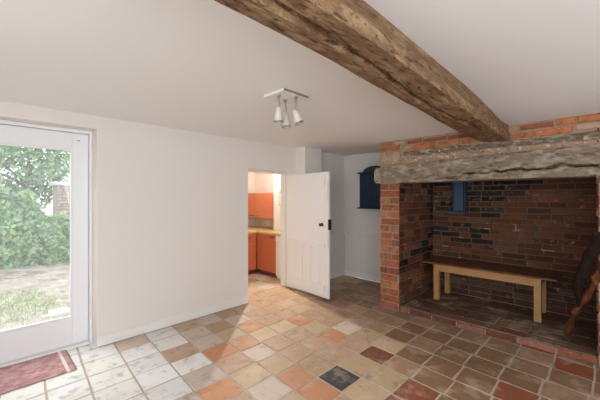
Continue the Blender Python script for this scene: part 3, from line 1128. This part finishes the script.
# ------------------------------------------------------------------ open plank door to the kitchen
dk = empty('door_2', (-3.70, 3.475, 0.0), 'white ledged plank door standing wide open beside the kitchen doorway', 'door', kind='structure')
DW, DT = 0.93, 0.036
mb = MB()
edges = [0, .19, .375, .56, .745, DW]
for a, b in zip(edges[:-1], edges[1:]):
    mb.box(a + .003, b - .003, 0, DT, 0.03, 1.82)
pl = mb.build('plank_leaf', M['doorpaint'], origin=(0, 0, 0), bevel=.004)
mb = MB()
mb.box(.004, DW - .06, -.020, 0, 1.60, 1.80)
mb.build('top_ledge', M['doorpaint'], origin=(0, 0, 0), bevel=.004)
mb = MB()
mb.box(.004, DW - .06, -.020, 0, .735, 0.80)
mb.build('middle_ledge', M['doorpaint'], origin=(0, 0, 0), bevel=.004)
mb = MB()
mb.box(.004, DW - .06, -.020, 0, .045, 0.20)
mb.build('bottom_ledge', M['doorpaint'], origin=(0, 0, 0), bevel=.004)
mb = MB()
mb.box(.004, DW - .06, -.009, 0, .80, 1.60)
mb.build('upper_panel', M['doorpaint'], origin=(0, 0, 0), bevel=.003)
for z0, z1 in ((.04, .22), (.75, 1.24), (1.42, 1.68)):
    mb = MB()
    mb.box(DW - .05, DW - .012, -.018, 0, z0, z1)
    mb.build('edge_strip', M['doorpaint'], origin=(0, 0, 0), bevel=.004)
mb = MB()
mb.lathe([(.001, 0), (.024, 0), (.026, .004), (.012, .008), (.010, .022), (.020, .030), (.024, .042), (.020, .052), (.001, .056)],
         Matrix.Translation((.815, -.005, 1.07)) @ Matrix.Rotation(R(90), 4, 'X'), 20)
tag(mb.build('door_knob', M['darkmetal'], origin=(0, 0, 0), smooth=True, angle=40), 'dark metal knob')
mb = MB()
mb.box(DW - .006, DW + .022, -.004, DT + .004, 1.00, 1.15)
tag(mb.build('latch', M['darkmetal'], origin=(0, 0, 0), bevel=.003), 'black lock keep on the edge')
for z in (.28, 1.5):
    mb = MB()
    mb.box(-.004, .26, DT, DT + .005, z, z + .035)
    mb.tube([(-.004, DT + .004, z - .01), (-.004, DT + .004, z + .045)], .007, 10)
    tag(mb.build('hinge', M['darkmetal'], origin=(0, 0, 0), bevel=.001), 'black strap hinge on the rear face')
for nm in ('plank_leaf', 'top_ledge', 'middle_ledge', 'bottom_ledge', 'upper_panel', 'door_knob', 'latch'):
    bpy.data.objects[nm].parent = dk
for o in list(COL.objects):
    if o.name.split('.')[0] in ('edge_strip', 'hinge'):
        o.parent = dk
dk.rotation_euler = (0, 0, R(-4.6))

# lining of the kitchen doorway
mb = MB()
mb.box(XLO - .01, -3.745, KY1 - .022, KY1 - .001, 0.005, KZ - .002)
mb.box(XLO - .01, -3.745, KY0 + .001, KY0 + .022, 0.005, KZ - .002)
mb.box(XLO - .01, -3.745, KY0 + .022, KY1 - .022, KZ - .024, KZ - .002)
tag(mb.build('trim_3', M['paint'], bevel=.003), 'white painted lining of the kitchen doorway', 'trim', kind='structure')

# ------------------------------------------------------------------ kitchen
mb = MB()
mb.box(-5.8, XLO, 4.30, 4.45, 0, 2.2)
tag(mb.build('wall_kitchen_north', M['plaster']), 'cream kitchen wall behind the orange cabinets', 'wall', kind='structure')
mb = MB()
mb.box(-5.8, -5.6, 1.6, 4.30, 0, 2.2)
tag(mb.build('wall_kitchen_west', M['plaster']), 'cream kitchen end wall seen through the doorway', 'wall', kind='structure')
mb = MB()
mb.box(-5.6, XLO, 1.5, 1.7, 0, 2.2)
tag(mb.build('wall_kitchen_south', M['plaster']), 'kitchen wall opposite the orange cabinets', 'wall', kind='structure')


def handle(x, y, z, w, parent, ax='x'):
    mb = MB()
    if ax == 'x':
        mb.tube([(x - w / 2, y, z), (x - w / 2, y - .022, z), (x + w / 2, y - .022, z), (x + w / 2, y, z)], .006, 8)
    else:
        mb.tube([(x, y - w / 2, z), (x + .022, y - w / 2, z), (x + .022, y + w / 2, z), (x, y + w / 2, z)], .006, 8)
    return mb


def bar_handle(mb_, parent_door, owner):
    o = mb_.build('handle', M['darkmetal'], smooth=True, angle=50, origin=tuple(WORLD_OF[owner.name]))
    o.location = (0, 0, 0)
    o.parent = parent_door
    return tag(o, 'dark bar handle')


ku = empty('wall_cabinet', (-5.0, 4.1, 1.04), 'orange two door wall cabinet hung on the cream kitchen wall', 'cabinet')
UX0, UX1, UX2, UYF = -5.50, -5.185, -4.635, 3.97
mb = MB()
mb.box(UX0, UX2, UYF + .02, 4.298, 1.045, 1.545)
mb.build('body', M['orange'], ku, bevel=.002)
for a, b, hx in ((UX0, UX1, UX1 - .09), (UX1, UX2, UX1 + .10)):
    mb = MB()
    mb.box(a + .002, b - .002, UYF, UYF + .019, 1.042, 1.548)
    d = mb.build('door', M['orange'], ku, bevel=.003)
    bar_handle(handle(hx, UYF, 1.085, .09, d), d, ku)

kb = empty('base_cabinet', (-4.49, 4.0, 0.0), 'orange base cabinet with one door, right of the kitchen corner', 'cabinet')
mb = MB()
mb.box(-4.779, -4.235, 3.72, 4.298, 0.09, 0.78)
mb.build('body', M['orange'], kb, bevel=.002)
mb = MB()
mb.box(-4.778, -4.237, 3.70, 3.719, 0.092, 0.775)
d = mb.build('door', M['orange'], kb, bevel=.003)
bar_handle(handle(-4.33, 3.70, .735, .10, d), d, kb)
mb = MB()
mb.box(-4.75, -4.235, 3.76, 3.78, 0.002, 0.09)
mb.build('plinth', M['kick'], kb)

kl = empty('base_cabinet', (-5.1, 3.3, 0.0), 'orange base cabinet with a drawer, left of the kitchen corner', 'cabinet')
mb = MB()
mb.box(-5.4, -4.80, 2.75, 3.70, 0.09, 0.78)
mb.build('body', M['orange'], kl, bevel=.002)
mb = MB()
mb.box(-4.799, -4.78, 3.02, 3.685, 0.092, 0.63)
d = mb.build('door', M['orange'], kl, bevel=.003)
bar_handle(handle(-4.78, 3.12, .58, .10, d, 'y'), d, kl)
mb = MB()
mb.box(-4.799, -4.78, 3.02, 3.685, 0.636, 0.775)
d = mb.build('drawer', M['orange'], kl, bevel=.003)
bar_handle(handle(-4.78, 3.50, .70, .11, d, 'y'), d, kl)
mb = MB()
mb.box(-4.85, -4.83, 2.75, 3.70, 0.002, 0.09)
mb.build('plinth', M['kick'], kl)

mb = MB()
mb.prism([(-5.58, 2.73), (-4.76, 2.73), (-4.76, 3.68), (-3.87, 3.68), (-3.87, 4.297), (-5.58, 4.297)], 'z', 0.782, 0.822)
tag(mb.build('worktop', M['worktop'], bevel=.004), 'yellow speckled worktop running round the kitchen corner', 'worktop')

ap = empty('dishwasher', (-4.05, 4.0, 0.0), 'white under counter appliance beside the orange base cabinet', 'appliance')
mb = MB()
mb.box(-4.228, -3.875, 3.72, 4.29, 0.01, 0.778)
mb.build('body', M['white'], ap, bevel=.006)
mb = MB()
mb.box(-4.226, -3.877, 3.695, 3.719, 0.06, 0.66)
mb.build('door', M['white'], ap, bevel=.006)
mb = MB()
mb.box(-4.226, -3.877, 3.688, 3.719, 0.665, 0.775)
mb.build('control_panel', M['white'], ap, bevel=.01)

so_ = empty('socket', (-5.17, 4.29, 0.90), 'white double power socket low on the cream tiles above the worktop', 'socket')
mb = MB()
mb.box(-5.27, -5.07, 4.282, 4.2925, 0.85, 0.965)
mb.build('face_plate', M['white'], so_, bevel=.004)
for x in (-5.22, -5.12):
    mb = MB()
    for dx, dz in ((0, .018), (-.012, -.012), (.012, -.012)):
        mb.box(x + dx - .004, x + dx + .004, 4.2805, 4.2825, .895 + dz - .006, .895 + dz + .006)
    mb.build('pin_holes', M['darkmetal'], so_)

wf = empty('framed_notice', (-4.405, 3.98, 1.44), 'small pale framed panel on the kitchen wall above the worktop end', 'frame')
mb = MB()
mb.box(-4.445, -4.365, 3.976, 3.9845, 1.33, 1.555)
tag(mb.build('panel', M['white'], wf), 'white panel')
mb = MB()
for a, b, c, e in ((-4.455, -4.355, 1.555, 1.568), (-4.455, -4.355, 1.317, 1.33), (-4.455, -4.445, 1.33, 1.555), (-4.365, -4.355, 1.33, 1.555)):
    mb.box(a, b, 3.971, 3.9845, c, e)
mb.build('frame', M['bench'], wf, bevel=.002)

mb = MB()
mb.box(-5.6, XLO, 4.293, 4.30, .822, 1.045)
tag(mb.build('trim_4', M['ctile']), 'cream tile splashback above the yellow worktop', 'trim', kind='structure')

mb = MB()
mb.box(-4.625, XLO, 3.985, 4.292, .824, 2.18)
tag(mb.build('wall_kitchen_boxing', M['plaster'], bevel=.004), 'cream boxed out wall at the right end of the orange wall cabinet', 'wall', kind='structure')

# kitchen ceiling lamp over the corner, out of sight above the doorway head the doorway, with its light
kp = empty('kitchen_ceiling_lamp', (-4.58, 3.78, 2.16), 'small round ceiling lamp in the kitchen above the corner cabinets', 'lamp')
mb = MB()
mb.lathe([(.001, 2.158), (.07, 2.158), (.072, 2.145), (.03, 2.138), (.001, 2.137)], Matrix.Translation((-4.58, 3.78, 0)), 24)
mb.build('ceiling_rose', M['white'], kp, smooth=True, angle=40)
for nm, kind, power, aim in (('kitchen_bulb', 'POINT', KITCHEN_LIGHT, None), ('kitchen_spot', 'SPOT', KITCHEN_SPOT, (-2.7, 2.15, 0.0))):
    ll = bpy.data.lights.new(nm, kind)
    ll.energy = power
    ll.shadow_soft_size = 0.03
    ll.color = (1.0, 0.89, 0.75)
    lo = bpy.data.objects.new(nm, ll)
    COL.objects.link(lo)
    lo.parent = kp
    lo.location = (0, -.12, -0.06)
    if aim:
        ll.spot_size = R(75)
        ll.spot_blend = 0.5
        lo.rotation_euler = (Vector(aim) - Vector((-4.58, 3.66, 2.10))).to_track_quat('-Z', 'Y').to_euler()

# ------------------------------------------------------------------ ceiling spot light (switched off)
FX, FY = -1.785, 1.665
sp = empty('ceiling_spotlight', (FX, FY, ZC), 'white square ceiling light with three small spot heads', 'light')
zc = ceil_z(FX, FY) + .002
mb = MB()
mb.box(FX - .115, FX + .115, FY - .13, FY + .13, zc - .016, zc)
mb.build('ceiling_plate', M['white'], sp, bevel=.002)
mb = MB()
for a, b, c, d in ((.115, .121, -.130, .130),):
    mb.box(FX + a, FX + b, FY + c, FY + d, zc - .015, zc - .002)  # darker strip on one side only: the plate's shaded edge put into colour
tag(mb.build('edge_shade', M['chrome'], sp, bevel=.001), 'thin dark strip standing in for shade on the plate edge')


def spot(base, bottom, tilt):
    bx, by = base
    bz = zc - .016
    mb = MB()
    end = Vector(bottom)
    d = Vector(tilt).normalized()      # the way the head points
    top = end - d * .105
    mid = Vector((bx, by, bz - .035))
    mb.lathe([(.001, 0), (.013, 0), (.013, -.02), (.006, -.024), (.001, -.024)], Matrix.Translation((bx, by, bz)), 16)
    mb.tube([(bx, by, bz - .02), mid, mid.lerp(top, .5) + Vector((.006, .004, 0)), top + d * .006], .0045, 10)
    mb.tube([(bx, by, bz - .02), mid + Vector((.014, -.012, -.01)), mid.lerp(top, .6) + Vector((.022, -.012, 0)), top + Vector((.006, -.004, .0))], .0022, 8)
    arm = mb.build('arm', M['chrome'], sp, smooth=True, angle=50)
    Mx = Matrix.Translation(top) @ d.to_track_quat('Z', 'Y').to_matrix().to_4x4()
    mb = MB()
    mb.lathe([(.001, 0), (.013, 0), (.021, .012), (.025, .04), (.030, .08), (.036, .105), (.034, .106), (.0285, .082), (.001, .079)], Mx, 24)
    hd = mb.build('spot_head', M['lampwhite'], sp, smooth=True, angle=50)
    mb = MB()
    mb.lathe([(.0345, .100), (.0378, .101), (.0378, .110), (.0345, .111), (.0345, .100)], Mx, 24)
    o = mb.build('rim', M['chrome'], origin=tuple(WORLD_OF[sp.name]), smooth=True, angle=50)
    o.location = (0, 0, 0); o.parent = hd
    mb = MB()
    mb.lathe([(.001, .080), (.027, .080), (.024, .094), (.012, .101), (.001, .102)], Mx, 20)
    o = mb.build('bulb', M['bulb'], origin=tuple(WORLD_OF[sp.name]), smooth=True, angle=50)
    o.location = (0, 0, 0); o.parent = hd


spot((-1.77, 1.578), (-1.775, 1.578, 2.030), (-.05, 0.0, -1))
spot((-1.82, 1.690), (-1.812, 1.697, 2.018), (.06, .03, -1))
spot((-1.703, 1.695), (-1.690, 1.716, 2.030), (.28, .24, -1))

# ------------------------------------------------------------------ garden beyond the glazed door
mb = MB()
nx, ny = 60, 60
vs, fs = [], []
for j in range(ny + 1):
    for i in range(nx + 1):
        x = -22 + (-3.86 + 22) * i / nx
        y = -9 + 22 * j / ny
        vs.append((x, y, -0.10 + .03 * noise.noise(Vector((x * .7, y * .7, 0)))))
for j in range(ny):
    for i in range(nx):
        a = j * (nx + 1) + i
        fs.append((a, a + 1, a + nx + 2, a + nx + 1))
mb.add(vs, fs)
# the building hides the rest of the ground
tag(mb.build('ground', M['soil'], smooth=True), 'pale gravel path of the garden outside the glazed door', 'ground', kind='structure')

LEAF = [(0.15, 0.29, 0.10), (0.11, 0.23, 0.085), (0.22, 0.36, 0.13), (0.07, 0.16, 0.07), (0.19, 0.31, 0.17), (0.28, 0.40, 0.15)]


def leaf(mb, p, nrm, s, c):
    nrm = nrm.normalized()
    t = nrm.orthogonal().normalized()
    t = Matrix.Rotation(random.uniform(0, 6.28), 3, nrm) @ t
    b = nrm.cross(t)
    mb.add([p - t * s, p - t * s * .2 + b * s * .55 + nrm * s * .12, p + t * s * .95 - nrm * s * .1, p - t * s * .2 - b * s * .55 + nrm * s * .12], [(0, 1, 2, 3)], c)


def foliage_wall(name, x, y0, y1, z0, z1, depth, count, size, label, cat, pal, lean=0.0, seed=0, top=lambda y: 9.0):
    """a bank of leaves over a solid dark twiggy core"""
    root = empty(name, (x, (y0 + y1) / 2, -0.1), label, cat)
    core = MB()
    nx, nz = 24, 12
    vs, fs = [], []
    for j in range(nz + 1):
        for i in range(nx + 1):
            y = y0 + (y1 - y0) * i / nx
            z = z0 + (min(z1, top(y)) - .1 - z0) * j / nz
            vs.append((x - .25 - depth * .5 + lean * j / nz + .25 * noise.noise(Vector((y * 1.2, z * 1.2, seed))), y, z))
    for j in range(nz):
        for i in range(nx):
            a = j * (nx + 1) + i
            fs.append((a, a + 1, a + nx + 2, a + nx + 1))
    T = len(vs)
    vs += [(p[0] - depth, p[1], p[2]) for p in vs]
    fs += [tuple(T + q for q in f[::-1]) for f in fs]
    core.add(vs, fs)
    core.build('branches', M['bark'], root)
    mb = MB()
    for k in range(count):
        y, z = random.uniform(y0, y1), random.uniform(z0, z1)
        if z > top(y):
            continue
        t = (z - z0) / (z1 - z0)
        q = Vector((0, y * 1.2, z * 1.2 + seed))
        dx = .30 * noise.noise(q) + .18 * noise.noise(q * 2.7) + random.uniform(-.16, .08)
        p = Vector((x + lean * t + dx, y, z + random.uniform(-.05, .05)))
        nrm = Vector((1, random.uniform(-.7, .7), random.uniform(-.1, 1.1)))
        leaf(mb, p, nrm, size * random.uniform(.6, 1.3), jit(random.choice(pal), .25))
    mb.keep = True
    mb.build('foliage', M['leaf'], root)
    return root


foliage_wall('ivy_hedge', -9.4, -3.0, 3.6, -0.1, 1.7, .4, 13000, .075, 'dense ivy covered hedge across the garden path, seen through the glazed door', 'hedge', LEAF, -.35, top=lambda y: 1.65 - .65 * sstep(.75, 1.15, y) + .15 * noise.noise(Vector((y * 2.5, 0, 0))))


def tree(x, y, h, rx, rz, count, label, pal, size=.09, name='garden_tree'):
    root = empty(name, (x, y, -.1), label, 'tree', 'garden trees behind the hedge')
    mb = MB()
    mb.tube([(x, y, -.1), (x + .05, y, h * .35), (x - .04, y + .05, h * .75), (x, y, h)], [.14, .11, .07, .03], 10)
    for k in range(6):
        a = k * 1.1
        mb.tube([(x, y, h * .45 + .1 * k), (x + math.cos(a) * rx * .45, y + math.sin(a) * rx * .45, h * .62 + .1 * k), (x + math.cos(a) * rx * .75, y + math.sin(a) * rx * .75, h * .78 + .1 * k)], [.05, .035, .012], 7)
    mb.build('trunk', M['bark'], root, smooth=True)
    mb = MB()
    for k in range(count):
        d = Vector((random.gauss(0, 1), random.gauss(0, 1), random.gauss(0, 1))).normalized()
        r = random.uniform(.35, 1) ** .5
        q = Vector((d.x * rx * r, d.y * rx * r, d.z * rz * r))
        if noise.noise((q + Vector((x, y, 0))) * 1.3) < -.12:
            continue
        leaf(mb, Vector((x, y, h * .85)) + q, d + Vector((.4, 0, .5)), size * random.uniform(.6, 1.3), jit(random.choice(pal), .22))
    mb.keep = True
    mb.build('crown', M['leaf'], root)


PALE = [(0.34, 0.46, 0.15), (0.42, 0.52, 0.22), (0.26, 0.38, 0.12)]
tree(-12.6, -1.0, 2.4, 1.45, 1.45, 8500, 'bright pale green tree rising above the ivy hedge on the left', PALE)
tree(-15.2, 1.2, 3.2, 1.8, 1.9, 8000, 'dark leaved tree rising behind the ivy hedge, nearer the door frame', LEAF)

mb = MB()
for k in range(10000):
    x = random.uniform(-7.2, -4.75)
    y = random.uniform(-2.0, 1.0)
    if noise.noise(Vector((x * 1.3, y * 1.3, 4))) < -.3 or y > .95 + (x + 4.75) * .12 + .15 * noise.noise(Vector((x * 3, 0, 0))) or y > .48 and x > -5.4:
        continue
    h = random.uniform(.0, .03)
    a = random.uniform(0, 6.28)
    dx, dy = math.cos(a) * .006, math.sin(a) * .006
    mb.add([(x - dx, y - dy, -.11), (x + dx, y + dy, -.11), (x + random.uniform(-.03, .03), y + random.uniform(-.03, .03), -.09 + h)], [(0, 1, 2)],
           jit(random.choice([(0.36, 0.46, 0.20), (0.42, 0.50, 0.26), (0.30, 0.40, 0.16)]), .2))
mb.keep = True
tag(mb.build('grass', M['grass']), 'thin strip of grass growing beside the gravel outside the door', 'grass', kind='stuff')

sh = empty('brick_shed', (-11.6, 2.2, -.1), 'small pink brick outbuilding glimpsed behind the hedge', 'shed')
mb = MB()
brick_face(mb, (-11.2, 1.52, -.1), (0, 1, 0), (0, 0, 1), (1, 0, 0), 1.38, 1.9, palette=lambda c: jit((0.58, 0.45, 0.40), .10))
mb.box(-12.0, -11.202, 1.52, 2.90, -.1, 1.80, (0.5, 0.42, 0.36), 1)
mb.build('walls', [M['brick'], M['mortar']], sh)
mb = MB()
mb.prism([(-12.1, 1.81), (-11.1, 1.81), (-11.1, 1.88), (-12.1, 1.94)], 'y', 1.44, 2.98)
mb.build('roof', M['slateroof'], sh)

tr_ = empty('stone_block', (-4.98, .74, -.1), 'small pale stone trough on the gravel just outside the glazed door', 'block')  # plain low block on two feet, built for an unidentified pale shape
mb = MB()
mb.box(-5.10, -4.86, .60, .80, -.03, .015)
mb.build('slab', M['stone'], tr_, bevel=.008)
for y in (.62, .75):
    mb = MB()
    mb.box(-5.07, -4.89, y, y + .03, -.12, -.03)
    mb.build('foot', M['stone'], tr_, bevel=.005)
